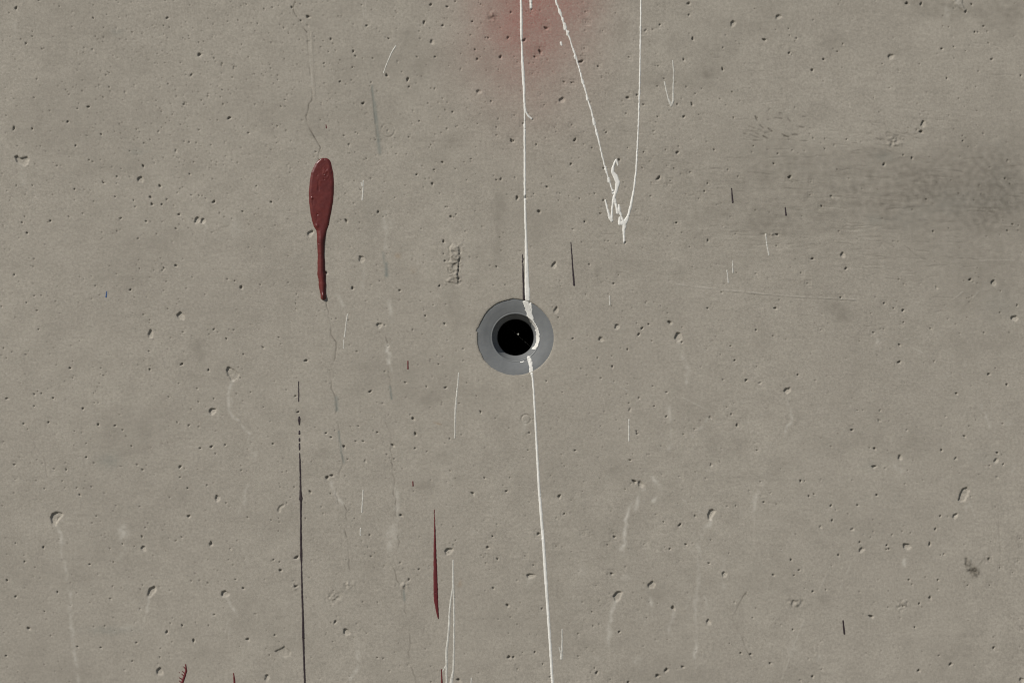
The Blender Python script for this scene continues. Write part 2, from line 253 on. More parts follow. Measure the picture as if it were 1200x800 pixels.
T[300,600] = "71,37,5;111,47,4;232,30,5;462,30,4;82,223,6;111,233,5;115,273,9,1.3,80;190,213,11,1.9,12;187,348,9;680,14,9;533,107,6;540,208,6;524,163,4;557,191,4;676,237,6;764,268,6;718,315,7;570,423,4;501,420,5;903,182,17,1.6,15;1087,165,9;1110,113,6;1133,219,7;1070,38,3;937,132,4;1113,355,7;1180,436,9;1194,491,4;372,514,9,1.5,50;353,517,4;425,562,16,1.2,20;89,575,6;64,669,4;52,775,13,1.4,60;569,681,6;597,685,5;360,606,4;626,744,5;676,718,4;651,655,3;950,785,10;822,795,5;1187,679,10,1.8,0"
T[600,600] = "125,101,9;245,8,6;332,98,3;481,116,8,1.3,40;448,153,5;101,248,5;88,298,15,1.5,10;208,160,4;621,150,6s;740,172,6;717,163,4;785,228,3;859,18,6;711,45,5;787,60,9,1.5,40;816,151,7;1018,193,4;924,239,6;934,130,4;996,291,12;655,340,17;495,392,21;468,288,8,1.4,40;755,448,11;396,343,3;376,467,5;141,452,6;380,534,5;503,561,7;311,569,5;922,515,12,1.2,-30;1044,422,7s;1129,495,5;1120,665,8;1073,660,7;801,724,8;724,738,11;683,765,11;397,752,9,1.3,70;311,674,5;108,655,6;145,711,5;7,679,7,1.5,0;387,729,5;352,634,3;463,782,4;178,771,5;545,797,8;26,734,5;632,495,4;1020,614,4;62,205,4"
T[900,600] = "301,39,7;246,69,9s;396,80,11s;495,92,6s;449,106,5s;583,106,7s;785,80,7;808,18,6;877,18,12,1.4,45;668,97,4;431,140,6;557,156,6;568,172,6;556,174,5;439,176,14s;652,161,17,1.2,25;759,150,9;331,201,7;109,224,7;825,196,5;810,200,4;26,294,7;147,271,6;124,296,5;662,317,6;797,317,6;675,338,4;797,363,6s;211,371,7;272,363,5;760,401,9;709,429,6;564,445,4;485,489,11;689,539,6;118,550,6;61,529,6s;250,605,6s;617,627,5s;802,671,5;1058,635,8;857,711,9;707,741,8;11,707,7;209,770,8;152,788,9s;1190,787,12;192,687,7s;252,735,4;1038,342,4;1148,283,4;1180,123,4;1171,228,4;1192,546,4;1035,219,7;936,342,5;635,440,7;516,317,3;1088,260,4;1187,160,3"
prr = random.Random(5)
for (ox, oy), s in T.items():
    for it in s.split(';'):
        kind = 'd'
        if it.endswith('s'): kind = 's'; it = it[:-1]
        v = [float(k) for k in it.split(',')]
        r = v[2] / 4
        r *= .78 if r < 1.3 else (.80 if r < 2.8 else .95)
        pit(ox + v[0] / 4, oy + v[1] / 4, r, v[3] if len(v) > 3 else prr.uniform(1, 1.25), v[4] if len(v) > 4 else prr.uniform(20, 80), kind, prr)
# the pin holes too fine to place one by one: thick at the upper left, thin at the lower right
for i in range(7500):
    x, y = prr.uniform(-20, 1220), prr.uniform(-20, 820)
    dens = .30 + .9 * math.exp(-((x - 210) / 170) ** 2 - ((y - 120) / 120) ** 2) + .35 * math.exp(-((x - 480) / 220) ** 2 - ((y - 60) / 120) ** 2) - .12 * (x > 800)
    if prr.random() > dens: continue
    r = prr.uniform(.40, .72) if prr.random() < .93 else prr.uniform(.75, .95)
    sl = win(x - 2, x + 2, y - 2, y + 2)
    g = np.exp(-(((X[sl] - x) ** 2 + (Y[sl] - y) ** 2) / r ** 2))
    H[sl] += 1.25 * g * prr.uniform(.35, 1); A['dirt_shade'][sl] = np.maximum(A['dirt_shade'][sl], prr.uniform(.25, .8) * np.exp(-((X[sl] - x) ** 2 + (Y[sl] - y) ** 2) / (r * 1.15) ** 2))  # colour darkened too, standing for the shade inside each pin hole

def carve(poly, depth, edge=1.2, tilt=.5, floor=.15, flat=0):
    """a spalled hollow with the outline of poly; deepest at its upper left rim"""
    P = np.array(poly, float); x0, y0 = P.min(0); x1, y1 = P.max(0)
    sl = win(x0 - 3, x1 + 3, y0 - 3, y1 + 3); x, y = X[sl], Y[sl]
    x = x + .5 * noise(x, y, 3, 3, 61); y = y + .5 * noise(x, y, 3, 3, 62)
    ins = np.zeros(x.shape, bool); dist = np.full(x.shape, 1e9)
    for i in range(len(P)):
        a, b = P[i], P[(i + 1) % len(P)]
        d, _ = seg_dist(x, y, a, b); dist = np.minimum(dist, d)
        cr = ((a[1] > y) != (b[1] > y)) & (x < (b[0] - a[0]) * (y - a[1]) / (b[1] - a[1] + 1e-9) + a[0])
        ins ^= cr
    sd = np.where(ins, dist, -dist)
    t = ((x - x0) / (x1 - x0 + .1) + (y - y0) / (y1 - y0 + .1)) / 2
    H[sl] += sstep(-.4, edge, sd) * (depth * (1 - tilt * np.clip(t, 0, 1)) + floor * noise(x, y, 2.5, 2.5, 63))
carve([(1123,586),(1124,579),(1128,572),(1133,570),(1136,574),(1134,581),(1130,587),(1126,588)], 2.2, 1.0, .55)
carve([(59,606),(61,601),(66,599),(73,600),(74,603),(70,607),(68,611),(65,616),(61,613)], 2.6, 1.2, .7)
carve([(67,606),(71,604),(70,608),(67,612)], 1.0, 1, .3)
carve([(17,184),(20,182),(24,185),(28,184),(32,183),(34,187),(33,192),(29,195),(25,193),(19,190)], 2.3, 1.0, .5)
carve([(265,433),(267,430),(270,430),(276,434),(281,438),(279,443),(274,447),(271,446),(267,440)], 2.2, 1.2, .75)
carve([(321,763),(325,761),(330,759),(334,755),(336,759),(341,763),(340,768),(334,770),(328,768),(324,765)], 1.6, 1.1, .7)
carve([(829,603),(831,597),(835,596),(839,598),(836,603),(833,609),(830,609)], 2.4, 1.2, .5)
carve([(325,597),(328,592),(333,590),(333,593),(329,595),(328,600),(326,600)], 1.4, 1, .5)
carve([(1116,0),(1116,-8),(1128,-8),(1128,4),(1130,10),(1134,13),(1131,15),(1125,10),(1119,6)], -1.1, 1.3, 0, .3)
blot('lime', 1123, 3, 6, 7, .45, 0, .3)
soft_line('dirt_shade', [(1115, 0), (1119, 7), (1126, 11), (1130, 14)], 1.3, .6)
# rings left by bubbles
for (cx, cy, r, dp) in ((454.5, 153, 8, .6), (616.5, 491, 5.5, .9), (952, 764, 5.5, -.3), (388, 700, 7, .3)):
    pts = [(cx + r * math.cos(a * .42), cy + r * math.sin(a * .42)) for a in range(8 if r == 7 else 15)]
    soft_line(None, pts, .9, 0, depth=dp)
pit(454.5, 153.5, 1.6, 1, 0, 's', prr)
# the spalled strip left of the drip, with its crumbs
sl = win(518, 548, 280, 336); x, y = X[sl], Y[sl]
ctr = 533 - (y - 305) * .07
xo, yo = x, y; x = x + 2.0 * noise(x, y, 4, 4, 66) + 1.0 * noise(x, y, 2, 2, 67); y = y + 2.2 * noise(xo, y, 4, 4, 68)
band = sstep(5.6, 3.6, np.abs(x - ctr + .8)) * sstep(286, 291, y) * sstep(333, 328, y)
rough = sstep(10, 6, np.abs(x - ctr)) * sstep(284, 289, y) * sstep(334, 330, y)
H[sl] += -band * .75 + rough * 1.3 * fbm(x, y, 2.6, 3, 91, 2) + 1.2 * np.exp(-((x - ctr - 5.5 - .6 * noise(x, y, 3, 4, 5)) / 1.0) ** 2) * sstep(290, 300, y) * sstep(332, 326, y)
A['dirt_shade'][sl] = np.maximum(A['dirt_shade'][sl], .30 * rough * np.clip(.4 + noise(x, y, 5, 6, 93), 0, 1))
A['dirt_shade'][sl] = np.maximum(A['dirt_shade'][sl], .8 * np.exp(-((x - ctr - 5.5 - .6 * noise(x, y, 3, 4, 5)) / .9) ** 2) * sstep(289, 296, y) * sstep(332, 326, y))  # dark line paints in the shadow along the strip's right edge
soft_line('rust', [(536, 301), (536, 312)], .7, .7)
soft_line('dirt_shade', [(522, 330.5), (531, 331), (541, 329.5)], .9, .7, .3, depth=.5)
# rough little scabs
for (cx, cy, rx, ry) in ((409, 685, 6, 4), (392, 699, 9, 5), (932, 706, 9, 5), (1058, 709, 6, 6), (577, 21, 5, 7), (1141, 669, 5, 5), (1134, 660, 4, 7), (346, 687, 3, 4), (901, 275, 9, 1.6), (1048, 166, 8, 6), (474, 685, 6, 5)):
    sl = win(cx - 2.2 * rx, cx + 2.2 * rx, cy - 2.2 * ry, cy + 2.2 * ry); x, y = X[sl], Y[sl]
    w = np.exp(-((x - cx) / rx) ** 2 - ((y - cy) / ry) ** 2)
    H[sl] += w * 2.0 * fbm(x, y, 3.5, 3.5, 97, 2)
    A['dirt_shade'][sl] = np.maximum(A['dirt_shade'][sl], .5 * w * np.clip(noise(x, y, 3, 3, 98) + .2, 0, 1))
[blot('dirt_shade', 1141, 669.5, 5.2, 5.2, 1.0, 0, 1.3, 3, k) for k in range(2)]; [blot('dirt_shade', 1134, 660, 3, 6, .8, 30, 1.6, 2.5, k) for k in range(2)]
soft_line('dirt_shade', [(1145, 664), (1149, 659), (1153, 655), (1158, 655)], 1.0, .6, .3); blot('dirt_shade', 1158.5, 654.5, 2.3, 2, .95, 0, .3)
blot('dirt_shade', 577, 21, 4.5, 7, .45, 35, 1, 3)

# hairline cracks
CR = [[(347,-20),(347,0),(343,9),(347,20),(353,28),(360,38)], [(360,38),(361,60),(364,90),(366,110)], [(366,110),(366,118),(361,129),(359,137),(360,145),(364,153),(371,165),(376,173),(373,187)],
      [(383,350),(384.5,370),(388,378),(388,392),(391.5,397),(394,408),(393,420),(389,430),(386.5,438),(389,447),(388,455),(392,463),(394.5,475),(394,490),(397,502),(398,515),(400,530),(402,543),(398,553),(394,565),(393,580),(397,590)],
      [(402,588),(407,600)], [(406,600),(405,625),(407.5,632),(409,650),(410,668)],
      [(452,395),(455,420),(455,440),(457,450),(459,467)], [(452,495),(459,512),(458,525),(460,545),(462,570),(463,590),(464,605)],
      [(465,600),(467,620),(467,640),(461,652),(459,662),(464,675),(470,690),(474,705),(477,725),(480,745),(479,775),(487,800),(490,822)],
      [(875,693),(868,705),(858,725),(862,733),(870,747),(874,760),(881,772)], [(1120,350),(1128,292),(1140,285),(1146,290),(1158,287)]]
for i, c in enumerate(CR[:-1]):
    soft_line('dirt_shade', c, .72, (.85 if i in (0, 2) else .68) if i != 1 else .55, 1.7 if i != 1 else .25, i, depth=(.35 if i < 4 else .22) if i != 8 else .05, brk=.25)
soft_line('dirt_shade', [(363.5, 60), (366, 85), (368, 108)], .6, .5, .3); soft_line('lime', [(362.5, 45), (364, 75), (366, 100)], 1.3, .4)
soft_line(None, [(365, 38), (366.5, 75), (369, 112)], 1.2, 0, depth=-.35)
for c, a in (([(0,290),(10,281),(22,275)], .3), ([(80,260),(92,259),(98,263)], .25), ([(240,274),(256,269),(270,263)], .3), ([(965,288),(975,284),(990,285),(1000,287)], .3),
             ([(1030,290),(1035,283),(1046,288),(1052,289)], .35), ([(1060,288),(1075,300),(1084,304)], .3), ([(25,494),(33,507),(45,527),(53,540),(56,560)], .22),
             ([(1170,595),(1172,640),(1172,665)], .2), ([(357,556),(375,559),(380,556)], .3), ([(205,606),(212,604),(220,604.5)], .35), ([(1036,140),(1040,152)],.2)):
    soft_line('dirt_shade', c, .8, a, .8, depth=.2)
# trowel edge and scratches
soft_line('lime', [(790, 333), (850, 340), (920, 347), (1003, 351)], 1.0, .32, .3, depth=-.3)
soft_line('dirt_shade', [(860, 343), (930, 349), (1003, 353)], .7, .22, .3, depth=.3)
for c in ([(1000,655),(985,688)], [(977,655),(960,692)], [(946,717),(932,752),(917,795)], [(1128,342),(1117,351)], [(1068,407),(1095,420)], [(1020,383),(1030,400)], [(800,466),(828,480)],
          [(560,420),(580,432)], [(715,447),(735,458)], [(800,585),(822,600)], [(1145,290),(1158,286)], [(1148,305),(1190,305)], [(1060,398),(1078,394)], [(727,182),(738,190),(748,193)], [(1140,350),(1147,341)]):
    soft_line('lime', c, .75, .30, .2, depth=-.15)
# pale runs of lime under the hollows
LM = [([(68,616),(73,625),(72,640),(78,670),(83,700),(82,725),(86,745),(88,775),(91,800),(92,820)],2.0,.42), ([(174,700),(172,715)],1.6,.5), ([(266,701),(271,710),(274,714)],1.6,.45), ([(267,728),(269,737)],1.5,.35),
      ([(273,447),(269,455),(268,462),(268,480),(275,490),(285,502),(292,508)],1.6,.5), ([(296,515),(299,535)],3,.2), ([(291,568),(286,590)],2,.3), ([(834,609),(827,617),(816,635),(820,645),(819,662),(818,680),(815,720),(815,780)],2.0,.36),
      ([(722,703),(717,715),(713,735),(715,760)],2.2,.33), ([(759,690),(762,700),(764,712)],2,.3), ([(790,717),(784,730),(784,738)],2,.3), ([(795,402),(797,415),(803,428),(808,434),(805,448)],2,.32),
      ([(785,478),(787,500),(785,525)],2.5,.22), ([(741,590),(734,605),(732,620),(733,637),(727,643)],1.8,.4), ([(765,560),(775,572),(772,582),(765,587)],2,.38), ([(755,574),(748,582),(745,595)],2,.36),
      ([(811,511),(820,503),(829,491)],1.5,.35), ([(893,567),(885,583),(881,600)],2.2,.3), ([(923,468),(927,480),(927,495),(920,505)],1.5,.25), ([(619,678),(620,685)],2,.35), ([(418,750),(420,765),(419,780),(410,795)],2,.3),
      ([(388,565),(395,583),(402,590)],2,.35), ([(452,250),(452,290)],2.5,.22), ([(454,405),(456,425)],2,.45), ([(456,352),(460,375)],2,.3), ([(395,345),(402,358)],2,.25), ([(345,590),(333,570)],1,.15),
      ([(464,570),(466,600),(463,615)],2.5,.28), ([(615,495),(614,508)],2,.25), ([(427,310),(426,335)],2,.18), ([(18,28),(17,45)],2,.22), ([(27,196),(28,215)],3,.22), ([(239,262),(240,272)],1.6,.4),
      ([(287,590),(280,600)],2,.25), ([(144,640),(140,655)],3,.15), ([(1060,655),(1060,662)],2,.35), ([(1134,588),(1132,592)],2,.5), ([(1050,547),(1056,552)],3,.2), ([(848,655),(849,688)],2.5,.18), ([(825,698),(829,712)],1.5,.2), ([(808,700),(804,712)],1.5,.2),
      ([(285,645),(290,658)],2,.3), ([(1133,415),(1131,430)],1.5,.2), ([(1028,405),(1030,425)],2.5,.18), ([(1150,475),(1160,500)],2,.15), ([(1190,545),(1185,560)],2,.12), ([(690,770),(700,772)],3,.2), ([(745,775),(748,772)],3,.2)]
for i, (c, w, a) in enumerate(LM): soft_line('lime', c, w * 1.15, min(1, a * (1.2 if c[0][0] < 350 else 2.0)), 1.9, i, brk=.1)
for i, (c, w, a) in enumerate(LM):
    rb = random.Random(900 + i)
    for k in range(len(c)):
        if rb.random() < .55:
            x, y = c[k]; L = rb.uniform(5, 16); dx = rb.uniform(-.6, .6)
            soft_line('lime', [(x, y), (x + dx * L * .6, y + L * .5), (x + dx * L, y + L)], w * .7, a * .6, 1.2, 950 + i * 7 + k)
for b in ((144,624,6,7,.4), (459,626,6,10,.4), (458,640,5,5,.3), (143,618,3,4,.3), (682,669,4,5,.2), (733,675,6,4,.18), (682,707,6,4,.15), (1029,400,3,3,.25), (960,770,4,6,.2), (929,760,8,10,.14), (555,623,5,4,.15), (1110,15,5,8,.2), (150,735,14,4,.16), (275,265,9,14,.16), (1182,495,8,4,.15)):
    blot('lime', b[0], b[1], b[2], b[3], b[4] * 1.6, cell=3.5, n=1.3)
blot('algae', 128, 738, 30, 5, .3, 0, .8, 6); blot('algae', 128, 540, 14, 9, .3)
# greyish green smears
for c, w, a in (([(436,101),(438,122),(440,145)],1.3,.75), ([(439,120),(442,150),(445,179)],1.9,.6), ([(452.5,309),(453,323)],2.0,.9), ([(394,466),(395,480)],2.0,.7), ([(397,505),(400,530),(403,542)],1.2,.55),
                ([(457,453),(459,467)],1.2,.7), ([(473,692),(474,703)],1.4,.7), ([(449,296),(450,308)],1.4,.4)):
    soft_line('algae', c, w * 1.1, min(1, a * 1.5), .3, brk=-.6)
soft_line('dirt_shade', [(435.5,103),(439,135),(442,160)], .9, .7, .2, depth=.3, brk=-.4); soft_line('dirt_shade', [(473,693),(474.3,703)], .9, .7, .1)
soft_line('lime', [(424,0),(426,18)], .8, .35); soft_line('lime', [(428,0),(429,22)], .8, .35)
soft_line('rust', [(509, 495), (517, 497)], 1.2, .5); soft_line('rust', [(666, 454), (669, 456)], 1, .5); blot('rust', 466, 300, 3.5, 3.5, .4); blot('rust', 539, 684, 3, 4, .35); blot('rust', 484, 317, 4, 5, .15)
# marks of the trowel in the fresh concrete (short dark lenses)
for (a, b, ln, an, am) in ((315,225,5,-70,.6), (250,350,7,-20,.45), (212,400,6,-15,.35), (310,432,8,-25,.45), (290,480,11,-22,.5), (330,540,9,-5,.35), (395,345,5,-45,.45), (375,395,4,-20,.5), (510,385,5,-40,.65), (460,430,4,5,.55),
                           (445,492,6,-30,.6), (630,225,8,-8,.5), (780,250,5,-45,.4), (930,345,9,-10,.45), (865,455,6,0,.7), (735,480,5,-10,.6), (710,465,5,-30,.45), (490,110,4,45,.45), (655,155,3,0,.4), (990,205,3,0,.3), (1085,365,3,0,.4), (155,440,3,-10,.35), (990,545,7,0,.2)):
    px, py = 860 + a / 12, 120 + b / 12; L = ln / 2; c, s = math.cos(R(an)) * L, -math.sin(R(an)) * L
    soft_line('dirt_shade', [(px - c, py - s), (px + c, py + s)], .95, am * 1.7, .1, int(a), depth=.45)
rt = random.Random(12)
for i in range(46):           # the second patch of such marks
    px, py = rt.gauss(1045, 17), rt.gauss(160, 7); L = rt.uniform(1, 3.5); a = rt.uniform(-.5, .2)
    soft_line('dirt_shade', [(px - L, py + L * a), (px + L, py - L * a)], .8, rt.uniform(.2, .5), .1, i, depth=.3)
for i in range(200):          # fine scuffs following the float across the upper right
    px, py = rt.gauss(1010, 130), rt.gauss(235, 65); L = rt.uniform(4, 18); a = rt.uniform(-.15, .1)
    soft_line('dirt_shade', [(px - L, py + L * a), (px, py + rt.uniform(-1, 1)), (px + L, py - L * a)], .7, rt.uniform(.08, .3), .8, i, depth=rt.uniform(.08, .3))
# broad grime and damp
up = (fbm(X, Y, 95, 60, 51, 5, .6) + 1) / 2
A['dirt_shade'] = np.clip(A['dirt_shade'] + .13 * sstep(.48, .75, up), 0, 1)
for b in ((1080,222,120,34,.12), (1010,240,190,60,.07), (1100,300,140,110,.09), (900,250,110,50,.07), (1150,200,80,60,.10), (1170,255,60,40,.08), (900,262,90,30,.07), (1110,12,110,10,.13), (1180,22,30,25,.15), (900,190,140,26,.08), (1020,178,22,10,.20), (975,50,18,12,.18), (1050,60,30,6,.12), (830,85,14,8,.22), (855,30,60,10,.10),
          (760,95,16,10,.10), (1160,330,60,40,.10), (978,360,16,12,.20), (988,372,10,9,.16), (875,310,8,30,.06), (700,325,7,14,.16), (795,320,7,10,.12), (1075,510,16,12,.09), (990,580,10,16,.08), (1000,680,8,6,.12), (965,700,12,10,.16),
          (1125,760,60,30,.06), (583,255,7,40,.17), (580,300,6,16,.15), (590,232,4,14,.12), (530,350,9,16,.14), (535,380,7,20,.08), (500,470,16,9,.18), (520,535,12,8,.18), (497,570,14,7,.16), (540,560,8,12,.10), (570,530,9,7,.14), (380,530,8,9,.13), (478,40,12,11,.18), (465,85,9,12,.10),
          (492,80,7,16,.09), (527,165,11,7,.20), (586,88,12,9,.12), (628,57,9,6,.25), (568,75,10,12,.10), (730,35,7,9,.10), (715,105,7,7,.14), (676,160,6,10,.12), (728,150,6,6,.10), (90,110,18,22,.06), (60,62,22,16,.05), (185,138,9,10,.12), (110,108,14,14,.05),
          (60,100,20,14,.08), (96,90,12,8,.10), (125,40,10,6,.14), (140,60,20,8,.05), (200,35,16,14,.06), (228,75,8,7,.12), (180,115,14,8,.06), (260,125,9,16,.09), (292,104,8,8,.12), (222,196,9,8,.12), (200,196,10,8,.08), (120,330,10,6,.08), (208,278,14,10,.06), (220,300,10,8,.06),
          (232,404,7,7,.22), (235,418,6,6,.18), (127,436,10,9,.10), (170,505,9,8,.08), (120,500,30,16,.05), (28,580,12,14,.06), (60,670,14,10,.05), (48,755,14,12,.06), (220,570,6,9,.10), (105,570,9,7,.08), (140,652,12,10,.08), (185,665,10,7,.10), (235,765,16,12,.05),
          (772,697,8,10,.16), (742,640,8,10,.10), (720,620,6,6,.06), (683,530,7,7,.12), (720,548,8,10,.14), (660,695,10,12,.06), (745,730,8,8,.08), (600,530,8,8,.05), (858,610,10,6,.10), (878,410,20,12,.06), (905,490,8,6,.10), (1070,600,9,6,.06), (1160,680,10,14,.05),
          (366,160,6,10,.06), (630,270,10,8,.07), (640,255,14,5,.07), (750,270,9,5,.10), (470,320,8,10,.08), (665,385,14,10,.07), (652,365,10,10,.06), (562,300,8,12,.10), (585,240,9,12,.10), (350,28,10,8,.05), (1125,360,10,12,.08)):
    blot('dirt_shade', b[0], b[1], b[2], b[3], b[4] * 1.5, n=1.3, cell=max(3.5, min(b[2], b[3]) * .55), seed=int(b[0]))
A['dirt_shade'] = np.clip(A['dirt_shade'] + .12 * sstep(.38, .70, (fbm(X + .6 * Y, warpY, 60, 14, 73, 3, .5) + 1) / 2) * np.exp(-((X - 1050) / 210) ** 2 - ((Y - 226) / 62) ** 2) + .13 * sstep(-.1, .6, fbm(X, warpY, 24, 3.2, 75, 3, .6)) * np.exp(-((X - 1020) / 230) ** 2 - ((Y - 240) / 70) ** 2) + .22 * sstep(.46, .70, (fbm(X, Y, 30, 14, 74, 5, .65) + 1) / 2) * np.exp(-((X - 1110) / 130) ** 2 - ((Y - 2) / 26) ** 2), 0, 1)
A['algae'] = np.clip(A['algae'] + .13 * sstep(.45, .7, (fbm(X, Y, 60, 36, 71, 4) + 1) / 2) * np.exp(-((X - 1085) / 130) ** 2 - ((Y - 225) / 60) ** 2), 0, 1)
for b in ((1035,183,12,7,.22), (1150,535,18,10,.1), (1020,545,8,6,.15), (1172,358,22,20,.14), (1024,258,10,7,.2), (1050,585,6,8,.12), (1115,235,30,18,.13), (136,38,7,4,.28), (160,178,12,4,.22), (440,255,18,25,.06)): blot('algae', *b)
# thin red spray that missed its mark
d1 = np.exp(-((X - 608) / 48) ** 2 - ((Y - 6) / 70) ** 2); d2 = np.exp(-((X - 662) / 44) ** 2 - ((Y + 4) / 60) ** 2); d3 = np.exp(-((X - 618) / 74) ** 2 - ((Y - 34) / 98) ** 2)
A['mist'] = np.clip((.36 * d1 + .30 * d2 + .25 * d3) * (1 + .35 * fbm(X, Y, 28, 28, 81, 4)), 0, 1)

# opening for the plastic liner
HX, HY, HR = 604.2, 395.2, 44.6
rad = np.hypot(X - HX, Y - HY); th = np.arctan2(Y - HY, X - HX)
left = sstep(.2, -.6, np.cos(th - .35))
lip = HR + .35 * np.sin(3 * th + 1) + left * .8 * noise(np.cos(th) * 60, np.sin(th) * 60, 9, 9, 15) + .18 * noise(np.cos(th) * 60, np.sin(th) * 60, 1.6, 1.6, 16)
near = np.abs(rad - lip) < .5 * PITCH                 # pull the nearest ring of points onto the rim itself
XX = np.where(near, HX + lip * np.cos(th), X); YY = np.where(near, HY + lip * np.sin(th), Y)
H = H * sstep(42, 60, rad) + .0
H += np.where(rad < lip - .5 * PITCH, 4.0, 0) + .35 * np.exp(-((rad - lip) / 1.3) ** 2)
A['dirt_shade'] = np.clip(A['dirt_shade'] + .35 * np.exp(-((rad - lip) / 1.3) ** 2), 0, 1)
carve([(557.5,389),(559,386),(562,383),(563,385),(560,389)], 1.5, .8, .2)

def wall_h(px, py):
    i = np.clip(np.searchsorted(xs, px) - 1, 0, len(xs) - 2); j = np.clip(np.searchsorted(ys, py) - 1, 0, len(ys) - 2)
    fx = (px - xs[i]) / (xs[i + 1] - xs[i]); fy = (py - ys[j]) / (ys[j + 1] - ys[j])
    return (H[j, i] * (1 - fx) + H[j, i + 1] * fx) * (1 - fy) + (H[j + 1, i] * (1 - fx) + H[j + 1, i + 1] * fx) * fy

inview = (X > -60) & (X < 1260) & (Y > -60) & (Y < 860)
H = np.where(inview, H, .8 * fbm(X, Y, 260, 200, 3, 2) * 1.0)
A['far'] = sstep(20, 60, np.maximum(np.abs(X - 600) - 600, np.abs(Y - 400) - 400)).astype(float)
P = pt(XX, YY, H)
keep = (np.hypot(X[:-1, :-1] - HX, Y[:-1, :-1] - HY) > 42) | (np.hypot(X[1:, 1:] - HX, Y[1:, 1:] - HY) > 42)
wall_me = grid_mesh('concrete_wall', P, keep, True, A)
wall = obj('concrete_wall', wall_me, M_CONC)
wall['label'] = 'weathered grey cast concrete wall pocked with bug holes and streaked with paint'; wall['category'] = 'wall'

# the back, top and sides of the wall, 30 cm thick
x0, x1, z0, z1, t = (xs[0] - 600) * S, (xs[-1] - 600) * S, 0.0, 3.0, .30
bv = np.array([(x0, .0006, z0), (x1, .0006, z0), (x1, .0006, z1), (x0, .0006, z1), (x0, t, z0), (x1, t, z0), (x1, t, z1), (x0, t, z1)])
bq = np.array([(5, 4, 7, 6), (4, 0, 3, 7), (1, 5, 6, 2), (3, 2, 6, 7), (4, 5, 1, 0)])
obj('wall_back', raw_mesh('wall_back', bv, bq, False), M_CONC, wall)

# ------------------------------------------------------------------ the plastic liner of the tie hole
sleeve = bpy.data.objects.new('tie_hole_sleeve', None); col.objects.link(sleeve)
sleeve.location = tuple(pt(np.array(HX), np.array(HY), 0)); sleeve.empty_display_size = .03
sleeve['label'] = 'round grey plastic sleeve set in the wall around a dark hole, crossed by white paint'; sleeve['category'] = 'pipe sleeve'
PR = [(46.6, .75), (45, .8), (42, 1.0), (38, 1.5), (34, 2.3), (31, 2.9), (29, 3.4), (28.1, 3.3), (27.4, 3.8), (26.8, 6.4), (25.2, 10.5), (23.6, 13.5), (22.2, 16), (21.7, 18.5), (21.5, 24)]
prr_r = np.array([p[0] for p in PR])[::-1]; prr_h = np.array([p[1] for p in PR])[::-1]
def sleeve_h(px, py): return np.interp(np.hypot(px - HX, py - HY), prr_r, prr_h)
def lathe(name, prof, m, seg=160, wob=0):
    pr = []
    for (a, b) in zip(prof[:-1], prof[1:]):
        for k in range(3): f = k / 3; pr.append((a[0] + (b[0] - a[0]) * f, a[1] + (b[1] - a[1]) * f))
    pr.append(prof[-1])
    a = np.linspace(0, 2 * np.pi, seg + 1)[None, :]; r = np.array([p[0] for p in pr])[:, None]; h = np.array([p[1] for p in pr])[:, None] + 0 * a
    h = h + wob * fbm(r * np.cos(a) + 200, r * np.sin(a) + 200, 9, 9, 4, 3)
    v = np.stack([r * np.cos(a) * S, h * S, -r * np.sin(a) * S], -1)
    v = v[:, :-1]; nr, ns = v.shape[:2]; idx = np.arange(nr * ns).reshape(nr, ns); nxt = np.roll(idx, -1, 1)
    q = np.stack([idx[:-1], nxt[:-1], nxt[1:], idx[1:]], -1).reshape(-1, 4)
    return obj(name, raw_mesh(name, v.reshape(-1, 3), q), m, sleeve)
# flange and throat: one soft S-shaped flare, then the bore
lathe('flange', PR[:9], M_PLAST, wob=.14)
lathe('throat', PR[8:], M_PLAST, wob=.1)
lathe('bore', [(21.5, 24), (21.3, 60), (21.2, 330), (10, 331), (.05, 331)], M_DARK)
g = lathe('grit', [(.1, 17), (.6, 17.3), (.75, 18), (.6, 18.7), (.1, 19)], M_GRIT, 10); g.location = (3.2 * S, 0, 3.7 * S); g.scale = (1, 1, 1.7)
# cobweb thread carries the grit: it spans the bore
def thread(p, q, r=.06):
    p, q = Vector(p), Vector(q); d = (q - p).normalized(); u = d.orthogonal().normalized(); w = d.cross(u); v = []
    for c in (p, q):
        for k in range(4): v.append(c + (u * math.cos(k * math.pi / 2) + w * math.sin(k * math.pi / 2)) * r * S)
    return raw_mesh('thread', np.array([tuple(a) for a in v]), np.array([(k, (k + 1) % 4, 4 + (k + 1) % 4, 4 + k) for k in range(4)]))
obj('cobweb_thread', thread((-14 * S, 18 * S, 17.3 * S), (17.6 * S, 18 * S, -10.8 * S), .018), M_GRIT, sleeve)

